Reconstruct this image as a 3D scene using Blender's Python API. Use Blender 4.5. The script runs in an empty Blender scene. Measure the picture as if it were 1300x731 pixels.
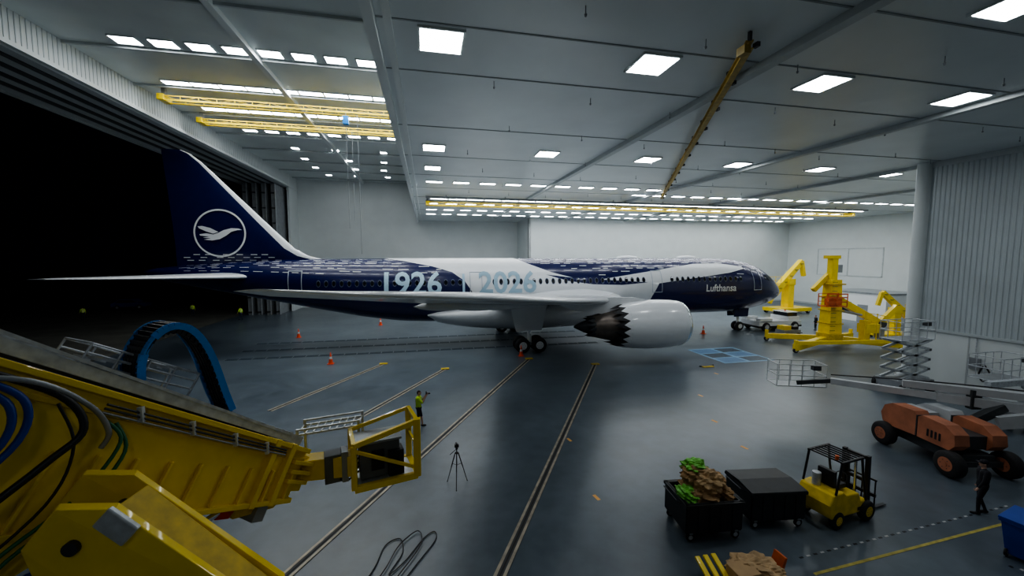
import bpy, bmesh, math, random
from mathutils import Vector, Matrix
random.seed(7)
D=bpy.data; SC=bpy.context.scene
def V(*a): return Vector(a if len(a)>1 else a[0])
# ---------------------------------------------------------------- materials
MC={}
def mat(name,col,rough=.5,metal=0.,n=.12,scale=2.,bump=0.,emit=0.,coat=0.):
    if name in MC: return MC[name]
    m=D.materials.new(name); m.use_nodes=True; nt=m.node_tree; b=nt.nodes['Principled BSDF']
    b.inputs['Roughness'].default_value=rough; b.inputs['Metallic'].default_value=metal
    b.inputs['Coat Weight'].default_value=coat
    tc=nt.nodes.new('ShaderNodeTexCoord'); nz=nt.nodes.new('ShaderNodeTexNoise')
    nz.inputs['Scale'].default_value=scale; nz.inputs['Detail'].default_value=5
    nt.links.new(tc.outputs['Object'],nz.inputs['Vector'])
    cr=nt.nodes.new('ShaderNodeValToRGB'); e=cr.color_ramp.elements
    e[0].position=.3; e[1].position=.7
    e[0].color=[c*(1-n) for c in col]+[1]; e[1].color=[min(1,c*(1+n)) for c in col]+[1]
    nt.links.new(nz.outputs['Fac'],cr.inputs['Fac']); nt.links.new(cr.outputs['Color'],b.inputs['Base Color'])
    if bump:
        bp=nt.nodes.new('ShaderNodeBump'); bp.inputs['Strength'].default_value=bump
        nt.links.new(nz.outputs['Fac'],bp.inputs['Height']); nt.links.new(bp.outputs['Normal'],b.inputs['Normal'])
    if emit:
        b.inputs['Emission Color'].default_value=(*col,1); b.inputs['Emission Strength'].default_value=emit
    MC[name]=m; return m
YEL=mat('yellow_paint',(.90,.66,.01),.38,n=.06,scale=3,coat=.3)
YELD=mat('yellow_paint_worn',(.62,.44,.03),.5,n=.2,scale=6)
BLK=mat('black_paint',(.015,.015,.018),.45)
RUB=mat('black_rubber',(.02,.02,.022),.75,n=.3,scale=20)
GRY=mat('grey_steel',(.32,.34,.36),.45,.4)
GALV=mat('galvanised_steel',(.58,.61,.64),.4,.4,n=.2,scale=8)
DGR=mat('dark_steel',(.06,.065,.07),.5,.3)
WHT=mat('white_gloss_paint',(.84,.86,.88),.22,n=.02,coat=.4)
NAVY=mat('navy_gloss_paint',(.006,.010,.075),.25,n=.06,coat=.2)
DECW=mat('white_decal',(.84,.86,.88),.3,n=.02)
LBL=mat('light_blue_decal',(.50,.70,.84),.3,n=.03)
LGR=mat('pale_grey_decal',(.36,.52,.63),.3,n=.03)
GLS=mat('dark_window_glass',(.01,.012,.02),.08,n=.05)
BLUE=mat('blue_plastic',(.02,.25,.70),.4)
BLUED=mat('dark_blue_hose',(.01,.05,.28),.4)
GRN=mat('green_hose',(.02,.14,.06),.45)
ORG=mat('orange_paint',(.62,.13,.03),.45,n=.25,scale=3)
RED=mat('red_paint',(.5,.04,.02),.45)
HIV=mat('hi_vis_fabric',(.60,.9,.04),.8)
CON=mat('cone_orange',(.9,.12,.04),.5)
# ---------------------------------------------------------------- mesh builder
class M:
    def __init__(s): s.v=[];s.f=[];s.mi=[];s.sm=[];s.mats=[]
    def _m(s,m):
        if m not in s.mats: s.mats.append(m)
        return s.mats.index(m)
    def add(s,vs,fs,m,smooth=False):
        o=len(s.v); s.v+= [tuple(v) for v in vs]; i=s._m(m)
        for f in fs: s.f.append([o+k for k in f]); s.mi.append(i); s.sm.append(smooth)
    def box(s,c,size,m,rot=None):
        c=V(c);x,y,z=[a/2 for a in size]
        vs=[V(a,b,d) for a in(-x,x) for b in(-y,y) for d in(-z,z)]
        if rot is not None: vs=[rot@v for v in vs]
        s.add([c+v for v in vs],[(0,1,3,2),(4,6,7,5),(0,4,5,1),(2,3,7,6),(0,2,6,4),(1,5,7,3)],m)
    def bb(s,a,b,m):
        s.box([(a[i]+b[i])/2 for i in range(3)],[abs(b[i]-a[i]) for i in range(3)],m)
    def frame(s,p0,p1,up=(0,0,1)):
        d=(V(p1)-V(p0)).normalized(); u=V(up)
        if abs(d.dot(u))>.98: u=V(0,1,0) if abs(d.y)<.9 else V(1,0,0)
        r=d.cross(u).normalized(); u=r.cross(d).normalized(); return d,r,u
    def beam(s,p0,p1,w,h,m,up=(0,0,1),w1=None,h1=None):
        d,r,u=s.frame(p0,p1,up); w1=w1 or w;h1=h1 or h; vs=[]
        for p,a,b in((V(p0),w/2,h/2),(V(p1),w1/2,h1/2)):
            vs+=[p-r*a-u*b,p+r*a-u*b,p+r*a+u*b,p-r*a+u*b]
        s.add(vs,[(3,2,1,0),(4,5,6,7),(0,1,5,4),(1,2,6,5),(2,3,7,6),(3,0,4,7)],m)
    def cyl(s,p0,p1,r0,m,r1=None,n=16,cap=True):
        r1=r0 if r1 is None else r1; d,r,u=s.frame(p0,p1); vs=[]
        for p,R in((V(p0),r0),(V(p1),r1)):
            for k in range(n):
                a=2*math.pi*k/n; vs.append(p+(r*math.cos(a)+u*math.sin(a))*R)
        s.add(vs,[(k,(k+1)%n,n+(k+1)%n,n+k) for k in range(n)],m,True)
        if cap: s.add(vs,[tuple(range(n-1,-1,-1)),tuple(range(n,2*n))],m)
    def tube(s,pts,r,m,n=8,smooth=True):
        pts=[V(p) for p in pts]
        if smooth and len(pts)>2:
            q=[]
            for i in range(len(pts)-1):
                a=pts[max(i-1,0)];b=pts[i];c=pts[i+1];e=pts[min(i+2,len(pts)-1)]
                for k in range(6):
                    t=k/6; q.append(.5*((2*b)+(c-a)*t+(2*a-5*b+4*c-e)*t*t+(3*b-a-3*c+e)*t**3))
            q.append(pts[-1]); pts=q
        rr=r if hasattr(r,'__len__') else None
        vs=[];L=len(pts);u=None
        for i,p in enumerate(pts):
            d=(pts[min(i+1,L-1)]-pts[max(i-1,0)]).normalized()
            if u is None:
                u=V(0,0,1) if abs(d.z)<.9 else V(1,0,0)
            rt=d.cross(u).normalized(); u=rt.cross(d).normalized()
            R=r if rr is None else rr[0]+(rr[1]-rr[0])*i/(L-1)
            for k in range(n):
                a=2*math.pi*k/n; vs.append(p+(rt*math.cos(a)+u*math.sin(a))*R)
        fs=[(i*n+k,i*n+(k+1)%n,(i+1)*n+(k+1)%n,(i+1)*n+k) for i in range(L-1) for k in range(n)]
        s.add(vs,fs,m,True); s.add(vs,[tuple(range(n-1,-1,-1)),tuple(range((L-1)*n,L*n))],m)
    def prism(s,pts,vec,m):
        n=len(pts); a=[V(p) for p in pts]; b=[p+V(vec) for p in a]
        s.add(a+b,[tuple(range(n-1,-1,-1)),tuple(range(n,2*n))]+[(k,(k+1)%n,n+(k+1)%n,n+k) for k in range(n)],m)
    def ell(s,c,r,m,n=14,k=9,rot=None):
        vs=[];c=V(c);r=r if hasattr(r,'__len__') else (r,r,r)
        for i in range(k+1):
            t=math.pi*i/k
            for j in range(n):
                a=2*math.pi*j/n; p=V(r[0]*math.sin(t)*math.cos(a),r[1]*math.sin(t)*math.sin(a),r[2]*math.cos(t))
                vs.append(c+(rot@p if rot is not None else p))
        s.add(vs,[(i*n+j,(i+1)*n+j,(i+1)*n+(j+1)%n,i*n+(j+1)%n) for i in range(k) for j in range(n)],m,True)
    def rings(s,rings,m,smooth=True,cap=True,mf=None):
        n=len(rings[0]); vs=[p for r in rings for p in r]
        if mf is None:
            s.add(vs,[(i*n+k,i*n+(k+1)%n,(i+1)*n+(k+1)%n,(i+1)*n+k) for i in range(len(rings)-1) for k in range(n)],m,smooth)
        else:
            o=len(s.v); s.v+=[tuple(v) for v in vs]
            for i in range(len(rings)-1):
                for k in range(n):
                    s.f.append([o+i*n+k,o+i*n+(k+1)%n,o+(i+1)*n+(k+1)%n,o+(i+1)*n+k]); s.mi.append(s._m(mf(i,k))); s.sm.append(smooth)
        if cap: s.add(vs,[tuple(range(n-1,-1,-1)),tuple(range((len(rings)-1)*n,len(rings)*n))],m)
    def lathe(s,prof,o,ax,m,n=40,cap=False):
        o=V(o);ax=V(ax).normalized();d,r,u=s.frame(o,o+ax);R=[]
        for a,q in prof: R.append([o+ax*a+(r*math.cos(2*math.pi*k/n)+u*math.sin(2*math.pi*k/n))*q for k in range(n)])
        s.rings(R,m,True,cap)
    def wheel(s,c,ax,R,w,tyre=RUB,hub=GALV):
        ax=V(ax).normalized();c=V(c);h=w/2
        s.lathe([(-h,R*.5),(-h,R*.86),(-h*.7,R*.97),(-h*.2,R),(h*.2,R),(h*.7,R*.97),(h,R*.86),(h,R*.5)],c,ax,tyre,28,True)
        s.lathe([(-h*1.03,R*.52),(-h*.6,R*.44),(h*.6,R*.44),(h*1.03,R*.52)],c,ax,hub,20,True)
        s.cyl(c-ax*h*1.15,c+ax*h*1.15,R*.16,hub,n=10)
        for k in range(6):
            a=k*math.pi/3; d,r,u=s.frame(c,c+ax)
            p=c+(r*math.cos(a)+u*math.sin(a))*R*.32; s.cyl(p-ax*h*1.1,p+ax*h*1.1,R*.035,DGR,n=6)
    def obj(s,name,parent=None,loc=(0,0,0),rz=0,bevel=0):
        me=D.meshes.new(name); me.from_pydata(s.v,[],s.f)
        for m in s.mats: me.materials.append(m)
        for p,i,k in zip(me.polygons,s.mi,s.sm): p.material_index=i; p.use_smooth=k
        bm=bmesh.new(); bm.from_mesh(me); bmesh.ops.recalc_face_normals(bm,faces=bm.faces); bm.to_mesh(me); bm.free()
        me.update(); o=D.objects.new(name,me); SC.collection.objects.link(o)
        o.location=loc; o.rotation_euler=(0,0,rz)
        if bevel:
            b=o.modifiers.new('bevel','BEVEL'); b.width=bevel; b.segments=2; b.limit_method='ANGLE'; b.angle_limit=math.radians(50)
        if parent: o.parent=parent
        return o
def empty(name,loc,rz=0,sc=1):
    e=D.objects.new(name,None); SC.collection.objects.link(e); e.location=loc; e.rotation_euler=(0,0,rz); e.empty_display_size=.3; e.scale=(sc,)*3; return e
# ---------------------------------------------------------------- camera
HC=8.3
cd=D.cameras.new('camera'); cam=D.objects.new('camera',cd); SC.collection.objects.link(cam); SC.camera=cam
cd.sensor_width=36; cd.lens=504/1300*36; cd.clip_end=600; cd.clip_start=.05
cam.location=(0,0,HC); cam.rotation_euler=(math.radians(90-4.54),0,math.radians(-12.1))
# ---------------------------------------------------------------- room dims
XD=-20.; XO=-26.; XS=-1.4; XP=32.3; YP=20.3; XE=66.; YB=70.; YB2=62.; XJ=16.; YN=-14.
H2=14.4; H1=20.5; HD=18.8
def floormat():
    m=D.materials.new('epoxy_floor'); m.use_nodes=True; nt=m.node_tree;b=nt.nodes['Principled BSDF'];L=nt.links
    tc=nt.nodes.new('ShaderNodeTexCoord')
    n1=nt.nodes.new('ShaderNodeTexNoise');n1.inputs['Scale'].default_value=.18;n1.inputs['Detail'].default_value=8;n1.inputs['Roughness'].default_value=.6
    n2=nt.nodes.new('ShaderNodeTexNoise');n2.inputs['Scale'].default_value=1.6;n2.inputs['Detail'].default_value=8
    L.new(tc.outputs['Object'],n1.inputs[0]);L.new(tc.outputs['Object'],n2.inputs[0])
    c1=nt.nodes.new('ShaderNodeValToRGB');c1.color_ramp.elements[0].position=.35;c1.color_ramp.elements[1].position=.68
    c1.color_ramp.elements[0].color=(.080,.104,.126,1);c1.color_ramp.elements[1].color=(.135,.170,.200,1)
    L.new(n1.outputs['Fac'],c1.inputs[0])
    mx=nt.nodes.new('ShaderNodeMixRGB');mx.blend_type='MULTIPLY';mx.inputs[0].default_value=.6
    c2=nt.nodes.new('ShaderNodeValToRGB');c2.color_ramp.elements[0].position=.3;c2.color_ramp.elements[1].position=.6
    c2.color_ramp.elements[0].color=(.68,.68,.70,1);c2.color_ramp.elements[1].color=(1,1,1,1)
    L.new(n2.outputs['Fac'],c2.inputs[0]);L.new(c1.outputs[0],mx.inputs[1]);L.new(c2.outputs[0],mx.inputs[2]);L.new(mx.outputs[0],b.inputs['Base Color'])
    r=nt.nodes.new('ShaderNodeMapRange');r.inputs[3].default_value=.24;r.inputs[4].default_value=.40
    L.new(n2.outputs['Fac'],r.inputs[0]);L.new(r.outputs[0],b.inputs['Roughness'])
    return m
FLO=floormat()
def slab(name,a,b,m): q=M(); q.bb(a,b,m); return q.obj(name)
slab('floor',(XO,YN,-.3),(XE,YB,0),FLO)
APR=mat('asphalt_apron',(.10,.10,.085),.8,n=.3,scale=.4)
slab('ground_apron',(-260,-120,-.35),(XO,260,-.02),APR)
WAL=mat('wall_panel_paint',(.72,.76,.76),.5,n=.03,scale=.6)
CEI=mat('ceiling_panel_paint',(.68,.73,.74),.32,n=.04,scale=.5)
CEH=mat('ceiling_deck_paint',(.66,.71,.71),.45,n=.05,scale=.5)
SEAM=mat('seam_grey',(.33,.36,.37),.6)  # even grey for the ceiling panel joints
TRM=mat('trim_paint',(.50,.54,.55),.5,n=.05)
q=M(); q.bb((XD,YB,0),(XJ,YB+.4,H1),WAL); q.obj('wall_back')
q=M(); q.bb((XJ,YB2,0),(XE,YB2+.4,H2+1),WAL); q.bb((XJ,YB2,0),(XJ+.4,YB+.4,H2+1),WAL); q.obj('wall_back.001')
q=M(); q.bb((XE,YP,0),(XE+.4,YB2,H2+1),WAL); q.obj('wall_right')
q=M(); q.bb((XD,YN-.4,0),(XE,YN,H1),WAL); q.obj('wall_front')
q=M(); q.bb((XD-.3,66,0),(XD,YB,H1),WAL); q.bb((XD-.3,YN,HD),(XD,66,H1),WAL); q.bb((XD-.3,YN,0),(XD,-8,HD),WAL)
q.bb((XO,YN,HD),(XD-.3,YB,HD+.2),TRM); q.bb((XO-.3,YN,HD-.1),(XO,YB,H1+1),TRM)
q.obj('wall_left')
q=M()
y=YN
while y<66: q.bb((XD,y,HD+.1),(XD+.02,y+.04,H1),TRM); y+=.3
q.bb((XD,YN,HD-.12),(XD+.12,YB,HD+.12),WAL)
for x in(-21,-22.2,-23.4,-24.6): q.bb((x-.06,YN,HD-.28),(x+.06,66,HD),DGR)
for x in(-20.5,-21.6,-22.8,-24.0,-25.3): q.bb((x-.3,YN,HD-.18),(x+.3,66,HD),TRM)
q.obj('trim_1')
q=M()
CORR=mat('door_panel_grey',(.30,.32,.34),.5,n=.15)
for i,x in enumerate((-21,-22.2,-23.4,-24.6)):
    q.bb((x-.25,62.5,0),(x+.25,67,HD-.28),CORR)
    for k in range(9): q.bb((x-.32,62.4,.3+k*2.1),(x+.32,62.5,.5+k*2.1),DGR)
    q.bb((x+.27,62.3,0),(x+.35,62.5,HD-.3),GALV)
q.obj('hangar_sliding_door')
q=M(); CW=mat('corrugated_metal_wall',(.50,.55,.57),.45,.1,n=.06,scale=.5)
q.bb((XP,YN,0),(XP+.4,YP,H2),WAL)
q.bb((XP,YP-.4,0),(XE,YP,H2),WAL)
pts=[]; y=YN; xx=XP-.01
while y<YP-.2:
    for dy,dx in((0,0),(.03,-.035),(.14,-.035),(.17,0)): pts.append((xx+dx,y+dy))
    y+=.25
vs=[];n=len(pts)
for zz in(3.6,H2-.02):
    vs+=[(a,b,zz) for a,b in pts]
q.add(vs,[(i,i+1,n+i+1,n+i) for i in range(n-1)],CW)
q.bb((XP-.12,YN,3.45),(XP,YP,3.6),TRM); q.bb((XP-.1,YN,H2-.35),(XP,YP,H2),TRM)
for yy in (17.5,12.3,5): q.bb((XP-.03,yy,0),(XP,yy+.05,3.45),TRM)
q.obj('wall_partition')
q=M(); q.cyl((XP-.1,YP+.1,0),(XP-.1,YP+.1,H2),.38,WAL,n=28); q.bb((XP-.6,YP-.5,0),(XP+.4,YP+.6,.25),TRM); q.obj('corner_column')
q=M(); q.bb((XP-.12,16.9,1.5),(XP,17.4,2.2),GRY); q.tube([(XP-.06,17.15,2.2),(XP-.06,17.15,3.4)],.03,GALV)
q.tube([(XP-.1,16.7,1.9),(XP-.12,16.4,1.3),(XP-.12,16.7,.9),(XP-.12,16.9,1.3),(XP-.1,16.75,1.8)],.04,BLK); q.obj('wall_electrical_box')
# ceilings
q=M()
q.bb((XS,YN,H2),(XE,YB2+.5,H2+.3),CEI); q.bb((XS,YB2,H2),(XJ,YB,H2+.3),CEI)
q.obj('ceiling')
q=M(); q.bb((XS,YN,H2+.3),(XS+.3,YB,H1),WAL); q.obj('wall_soffit')
q=M(); q.bb((XD-.3,YN,H1),(XS+.3,YB,H1+.3),CEH); q.obj('ceiling.001')
q=M()
q.bb((XS-.05,YN,H2-.25),(XS+.22,YB,H2),WAL); q.bb((XS+.42,YN,H2-.12),(XS+.62,YB,H2),WAL)
y=2.6-5.65*3
while y<62:
    q.bb((XS,y,H2-.02),(XE,y+.06,H2),SEAM); y+=5.65/2 if y<12 else 5.65
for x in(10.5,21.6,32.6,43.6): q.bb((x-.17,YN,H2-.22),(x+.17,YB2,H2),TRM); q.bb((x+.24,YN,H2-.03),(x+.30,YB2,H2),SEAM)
for x in(-10.,): q.bb((x-.18,YN,H1-.3),(x+.18,YB,H1),WAL)
y=0
while y<70: q.bb((XD,y,H1-.16),(XS,y+.14,H1),TRM); y+=5.65
# sprinkler drops are part of the ceiling trim
for i in range(11):
    for j in range(8):
        x=2.4+i*3.9+(j%2)*1.5; y=5+j*4.6+(i%3)*.7
        if x<XP-1: q.cyl((x,y,H2-.001),(x,y,H2-.2),.015,GRY,n=6); q.cyl((x,y,H2-.2),(x,y,H2-.26),.04,GRY,.025,n=8)
q.obj('trim_2')
# light fixtures
LE=mat('lamp_lens',(.94,.98,1),.5,n=0,emit=26)
LS=mat('lamp_lens_strip',(.96,.985,1),.5,n=0,emit=24)
for mm in(LE,LS): mm.cycles.emission_sampling='FRONT'
def lampset(name,lst,z,m=LE,rim=True):
    q=M()
    for x,y,sx,sy in lst:
        if rim: q.box((x,y,z-.03),(sx+.14,sy+.14,.06),WAL)
        zz=z-.065; a,b=sx/2,sy/2
        q.add([(x-a,y-b,zz),(x-a,y+b,zz),(x+a,y+b,zz),(x+a,y-b,zz)],[(0,1,2,3)],m)
    me=D.meshes.new(name); me.from_pydata(q.v,[],q.f)
    for mm in q.mats: me.materials.append(mm)
    for p,i in zip(me.polygons,q.mi): p.material_index=i
    o=D.objects.new(name,me); SC.collection.objects.link(o); return o
L=[(x,y,1.15,1.15) for y in(11.9,23.2) for x in(.5,7.1,13.7,20.3,27)]
L+=[(14.1,7.4,1.15,.9),(27,.6,1.15,1.15),(.5,-6,1.15,1.15)]
L+=[(33.7,23.6,1.1,1.1),(40.3,24,1.1,1.1),(.5,28.4,1,1),(47,24,1.1,1.1),(54,24,1.1,1.1)]
lampset('overhead_light_panels',L,H2)
L=[]
for y,x0,x1 in((33.5,0,20),(36.5,20,60),(47,0,60),(53,0,60),(58.5,0,60)):
    x=x0
    while x<x1: L.append((x+.7,y,1.25,.5)); x+=2.2
lampset('overhead_light_row',L,H2)
L=[]
for k in range(8): L.append((-16.4+k*1.85,27.5,1.2,.8))
for y in(33.3,38.4): 
    for k in range(9): L.append((-17+k*1.75,y,1.6,.6))
for k in range(8): L.append((-16.5+k*1.9,44,1.1,.6))
for y in(12,):
    for k in range(3): L.append((-15.5+k*4.5,y,1.2,.8))
for y in(50,55,60,65):
    for x in(-14,-9.5,-5): L.append((x+random.uniform(-.8,.8),y,.7,.7))
lampset('high_bay_light_row',L,H1)
def bridge(name,x0,x1,y,z,top):
    q=M(); w=.7
    for yy in(y-w/2,y+w/2):
        q.beam((x0,yy,z+.28),(x1,yy,z+.28),.06,.06,YEL); q.beam((x0,yy,z-.02),(x1,yy,z-.02),.08,.09,YEL)
        n=int((x1-x0)/1.1)
        for k in range(n+1):
            x=x0+(x1-x0)*k/n; q.beam((x,yy,z),(x,yy,z+.28),.04,.04,YEL)
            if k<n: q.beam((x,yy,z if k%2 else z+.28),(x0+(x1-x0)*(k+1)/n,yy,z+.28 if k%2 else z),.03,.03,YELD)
    q.box((x0,y,z+.15),(.4,1.1,.4),YEL); q.box((x1,y,z+.15),(.4,1.1,.4),YEL)
    for x in(x0,x1): q.beam((x,y,z+.3),(x,y,top-.02),.25,.25,GRY)
    return q.obj(name)
bridge('bridge_crane',0.2,54,42,H2-.85,H2)
bridge('bridge_crane.001',-18.5,-2,34.6,H1-.9,H1)
bridge('bridge_crane.002',-18.5,-2,39.6,H1-.9,H1)
L=[]
for y in(40.6,43.6):
    x=0.5
    while x<54: L.append((x+.8,y,1.6,.3)); x+=1.8
o=lampset('crane_light_strip',L,H2-.35,LS)
q=M()
for y in(40.6,43.6): q.beam((0,y,H2-.25),(55,y,H2-.25),.3,.18,GRY)
for x in range(2,55,6):
    for y in(40.6,43.6): q.beam((x,y,H2-.2),(x,y,H2-.01),.08,.08,GRY)
q.obj('light_strip_rail')
q=M(); a=V(8.7,9.7,H2-.35); b=V(22.7,35.7,H2-.35)
MRY=mat('monorail_ochre',(.42,.29,.05),.5,n=.25,scale=5)
q.beam(a,b,.05,.2,MRY); q.beam(a+V(0,0,.11),b+V(0,0,.11),.2,.03,MRY); q.beam(a-V(0,0,.1),b-V(0,0,.1),.2,.03,MRY)
dd=(b-a)
for k in range(13):
    p=a+dd*k/12; q.beam(p+V(0,0,.1),p+V(0,0,.34),.08,.08,DGR); q.box(p+V(.15,-.08,-.03),(.1,.16,.12),DGR)
q.box(a+V(-.05,.15,-.1),(.2,.3,.22),MRY); q.obj('overhead_monorail')
q=M()
for x,y,l in((-6,34,9),(-5.2,34.3,11),(-6.4,39,8)): q.tube([(x,y,H1-1),(x+.05,y,H1-1-l)],.02,GRY,6,False)
q.box((-6,34,H1-1.6),(.4,.4,.6),BLUE); q.obj('hoist_cable')
q=M(); x=XE-.02
for a,b in(((x-.06,46,5.2),(x,46.12,9.6)),((x-.06,56,5.2),(x,56.12,9.6)),((x-.06,46,9.5),(x,56.12,9.62)),((x-.06,46,5.2),(x,56.12,5.3)),((x-.06,51,5.2),(x,51.1,9.6))): q.bb(a,b,mat('frame_pale_grey',(.6,.64,.65),.5))
q.obj('window_1')
q=M(); q.bb((54,37,0),(60,44.5,3.6),WHT); q.bb((53.9,36.9,3.6),(60.1,44.6,3.8),GRY); q.bb((53.94,39,0),(54,40.2,2.2),GRY); q.bb((53.94,41,1),(54,43,2.4),GLS); q.obj('equipment_cabin')
q=M(); q.bb((XE-.2,YP+2,0),(XE,YB2,.3),TRM); q.bb((XJ,YB2-.15,0),(XE,YB2,.25),TRM); q.obj('baseboard_right')
# ---------------------------------------------------------------- floor details
q=M(); RAIL=mat('embedded_rail_steel',(.42,.37,.29),.5,.2,n=.3,scale=3); GAP=mat('rail_slot_dark',(.03,.03,.03),.8)
dr=V(.506,.8625,0)
def rail(end,ln,w=.34):
    e=V(*end,0);s=e-dr*ln; r=V(dr.y,-dr.x,0)
    q.beam(s+V(0,0,.004),e+V(0,0,.004),w,.008,DGR)
    for o in(-.12,.12): q.beam(s+r*o+V(0,0,.012),e+r*o+V(0,0,.012),.085,.02,RAIL)
    q.beam(s+V(0,0,.008),e+V(0,0,.008),.05,.012,GAP)
rail((12.6,28.1),45); rail((8,30.7),48)
rail((-3.4,31.6),9.9,.3); rail((1.2,29.2),9.6,.3)
for p in((12.6,28.1),(8,30.7),(-3.4,31.6),(1.2,29.2)): q.box((p[0],p[1],.03),(.6,.35,.06),YELD)
q.obj('floor_rails')
q=M(); GRT=mat('trench_grate',(.05,.075,.10),.5,.3,n=.3,scale=4)
for y in(35.2,38.2,41.2): 
    q.bb((-16,y,.0),(16,y+.5,.012),GRT)
    for k in range(32): q.bb((-16+k,y,.012),(-15.93+k,y+.5,.016),GRY)
PIT=mat('blue_pit_cover',(.08,.18,.32),.4,n=.15); PITL=mat('blue_tape',(.20,.36,.52),.5)
q.bb((22.6,26.2,0),(27.2,30.8,.012),PITL)
for i in range(2):
    for j in range(3): q.bb((22.8+i*2.25,26.4+j*1.45,.012),(24.75+i*2.25,27.65+j*1.45,.02),GRT if (i+j)%2 else PIT)
q.obj('floor_trench_grates')
q=M(); TAP=mat('orange_tape',(.85,.45,.12),.6); TY=mat('yellow_tape',(.42,.36,.08),.6,n=.3,scale=4); TW=mat('white_tape',(.5,.5,.5),.6)
for x,y in((15.9,20.3),(14.1,16.9),(13.4,14.2),(6.2,16.5),(5.6,12.2),(20,24),(-6,12)):
    q.box((x,y,.003),(.12,.32,.006),TAP,Matrix.Rotation(.2,3,'Z'))
q.beam((9.8,7.9,.004),(18.0,8.3,.004),.08,.006,TY)
for k in range(40):
    x=10+k*.25; 
    if x<19: q.box((x,8.45+.05*(x-10),.003),(.12,.05,.006),TW if k%2 else BLK)
for k in range(16): q.box((15.2+k*.13,7.0-.14*k,.003),(.08,.07,.006),TW if k%2 else BLK)
q.obj('floor_tape_marks')
q=M()
q.tube([(-1.9,9.6,.03),(-1.5,10.5,.03),(-1.3,11.3,.03),(-.9,11.5,.03),(-.8,10.9,.03),(-1.1,10.2,.03),(-.7,10.6,.03),(-.2,11.4,.03),(.1,11.6,.03),(.1,11.2,.03),(-.4,10.4,.03),(-.9,9.6,.03)],.016,BLK)
q.tube([(-1.6,9.6,.06),(-1.2,10.4,.06),(-.9,11.2,.06),(-.4,11.7,.06),(-.3,11.1,.06),(-.9,10.0,.06)],.016,BLK); q.obj('floor_hose')

# ================================================================ AIRLINER
AX,AY=39.5,38.2
air=empty('airliner',(AX,AY,0))
def pchip(T):
    xs=[t[0] for t in T]; ys=[t[1] for t in T]; n=len(xs)
    h=[xs[i+1]-xs[i] for i in range(n-1)]; dl=[(ys[i+1]-ys[i])/h[i] for i in range(n-1)]
    m=[dl[0]]+[0 if dl[i-1]*dl[i]<=0 else 2*dl[i-1]*dl[i]/(dl[i-1]+dl[i]) for i in range(1,n-1)]+[dl[-1]]
    def f(x):
        x=min(max(x,xs[0]),xs[-1]); i=0
        while i<n-2 and x>xs[i+1]: i+=1
        t=(x-xs[i])/h[i]; a,b=ys[i],ys[i+1]
        return (2*t**3-3*t*t+1)*a+(t**3-2*t*t+t)*h[i]*m[i]+(-2*t**3+3*t*t)*b+(t**3-t*t)*h[i]*m[i+1]
    return f
FS=[(0,.03,.03,4.22),(.08,.25,.24,4.23),(.3,.55,.52,4.27),(.7,.90,.86,4.36),(1.3,1.30,1.25,4.49),(2.2,1.76,1.74,4.68),(3.5,2.23,2.26,4.88),(5.5,2.66,2.74,5.05),(8,2.87,2.95,5.14),(12,2.89,2.97,5.15),(38,2.89,2.97,5.15),(41,2.86,2.92,5.2),(44.5,2.68,2.7,5.42),(48,2.35,2.33,5.75),(52,1.82,1.84,6.15),(56,1.22,1.3,6.5),(60,.6,.7,6.78),(61.8,.28,.34,6.9),(62.2,.1,.12,6.93)]
fw=pchip([(a[0],a[1]) for a in FS]); fh=pchip([(a[0],a[2]) for a in FS]); fz=pchip([(a[0],a[3]) for a in FS])
q=M(); R=[]; N=96
st=[0,.04,.08,.15,.3,.5,.7,1,1.3,1.7,2.2,2.8,3.5,4.3,5.2,6.2,7.5,9,12]+list(range(14,38,2))+[38+.8*k for k in range(1,30)]+[61.5,61.8,62.0,62.2]
for s in st: R.append([V(-s,fw(s)*math.cos(2*math.pi*k/N),fz(s)+fh(s)*math.sin(2*math.pi*k/N)) for k in range(N)])
q.rings(R,NAVY); q.obj('fuselage',air)
def mapside(bm,side,off):
    for v in bm.verts:
        s,z=v.co.x,v.co.z; c=(z-fz(s))/fh(s); c=max(-.9995,min(.9995,c))
        y=fw(s)*math.sqrt(1-c*c); nrm=V(0,side*math.sqrt(1-c*c)/fw(s),c/fh(s)).normalized()
        v.co=V(-s,side*y,fz(s)+c*fh(s))+nrm*off
def decal(name,polys,m,off=.012,sides=(-1,1),mesh=None,dz=.12,ds=1.5):
    for sd in sides:
        bm=bmesh.new()
        if mesh: bm.from_mesh(mesh)
        for P in polys:
            if len(P)>2: bm.faces.new([bm.verts.new((s,0,z)) for s,z in P])
        bm.normal_update()
        bmesh.ops.triangulate(bm,faces=bm.faces[:])
        zs=[v.co.z for v in bm.verts]; ss=[v.co.x for v in bm.verts]
        z=math.ceil(min(zs)/dz)*dz
        while z<max(zs):
            bmesh.ops.bisect_plane(bm,geom=bm.verts[:]+bm.edges[:]+bm.faces[:],plane_co=(0,0,z),plane_no=(0,0,1)); z+=dz if z<7.8 else .03
        s=math.ceil(min(ss)/ds)*ds
        while s<max(ss):
            bmesh.ops.bisect_plane(bm,geom=bm.verts[:]+bm.edges[:]+bm.faces[:],plane_co=(s,0,0),plane_no=(1,0,0)); s+=ds
        mapside(bm,sd,off)
        me=D.meshes.new(name); bmesh.ops.recalc_face_normals(bm,faces=bm.faces); bm.to_mesh(me); bm.free()
        for p in me.polygons: p.use_smooth=True
        me.materials.append(m); o=D.objects.new(name,me); SC.collection.objects.link(o); o.parent=air
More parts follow.
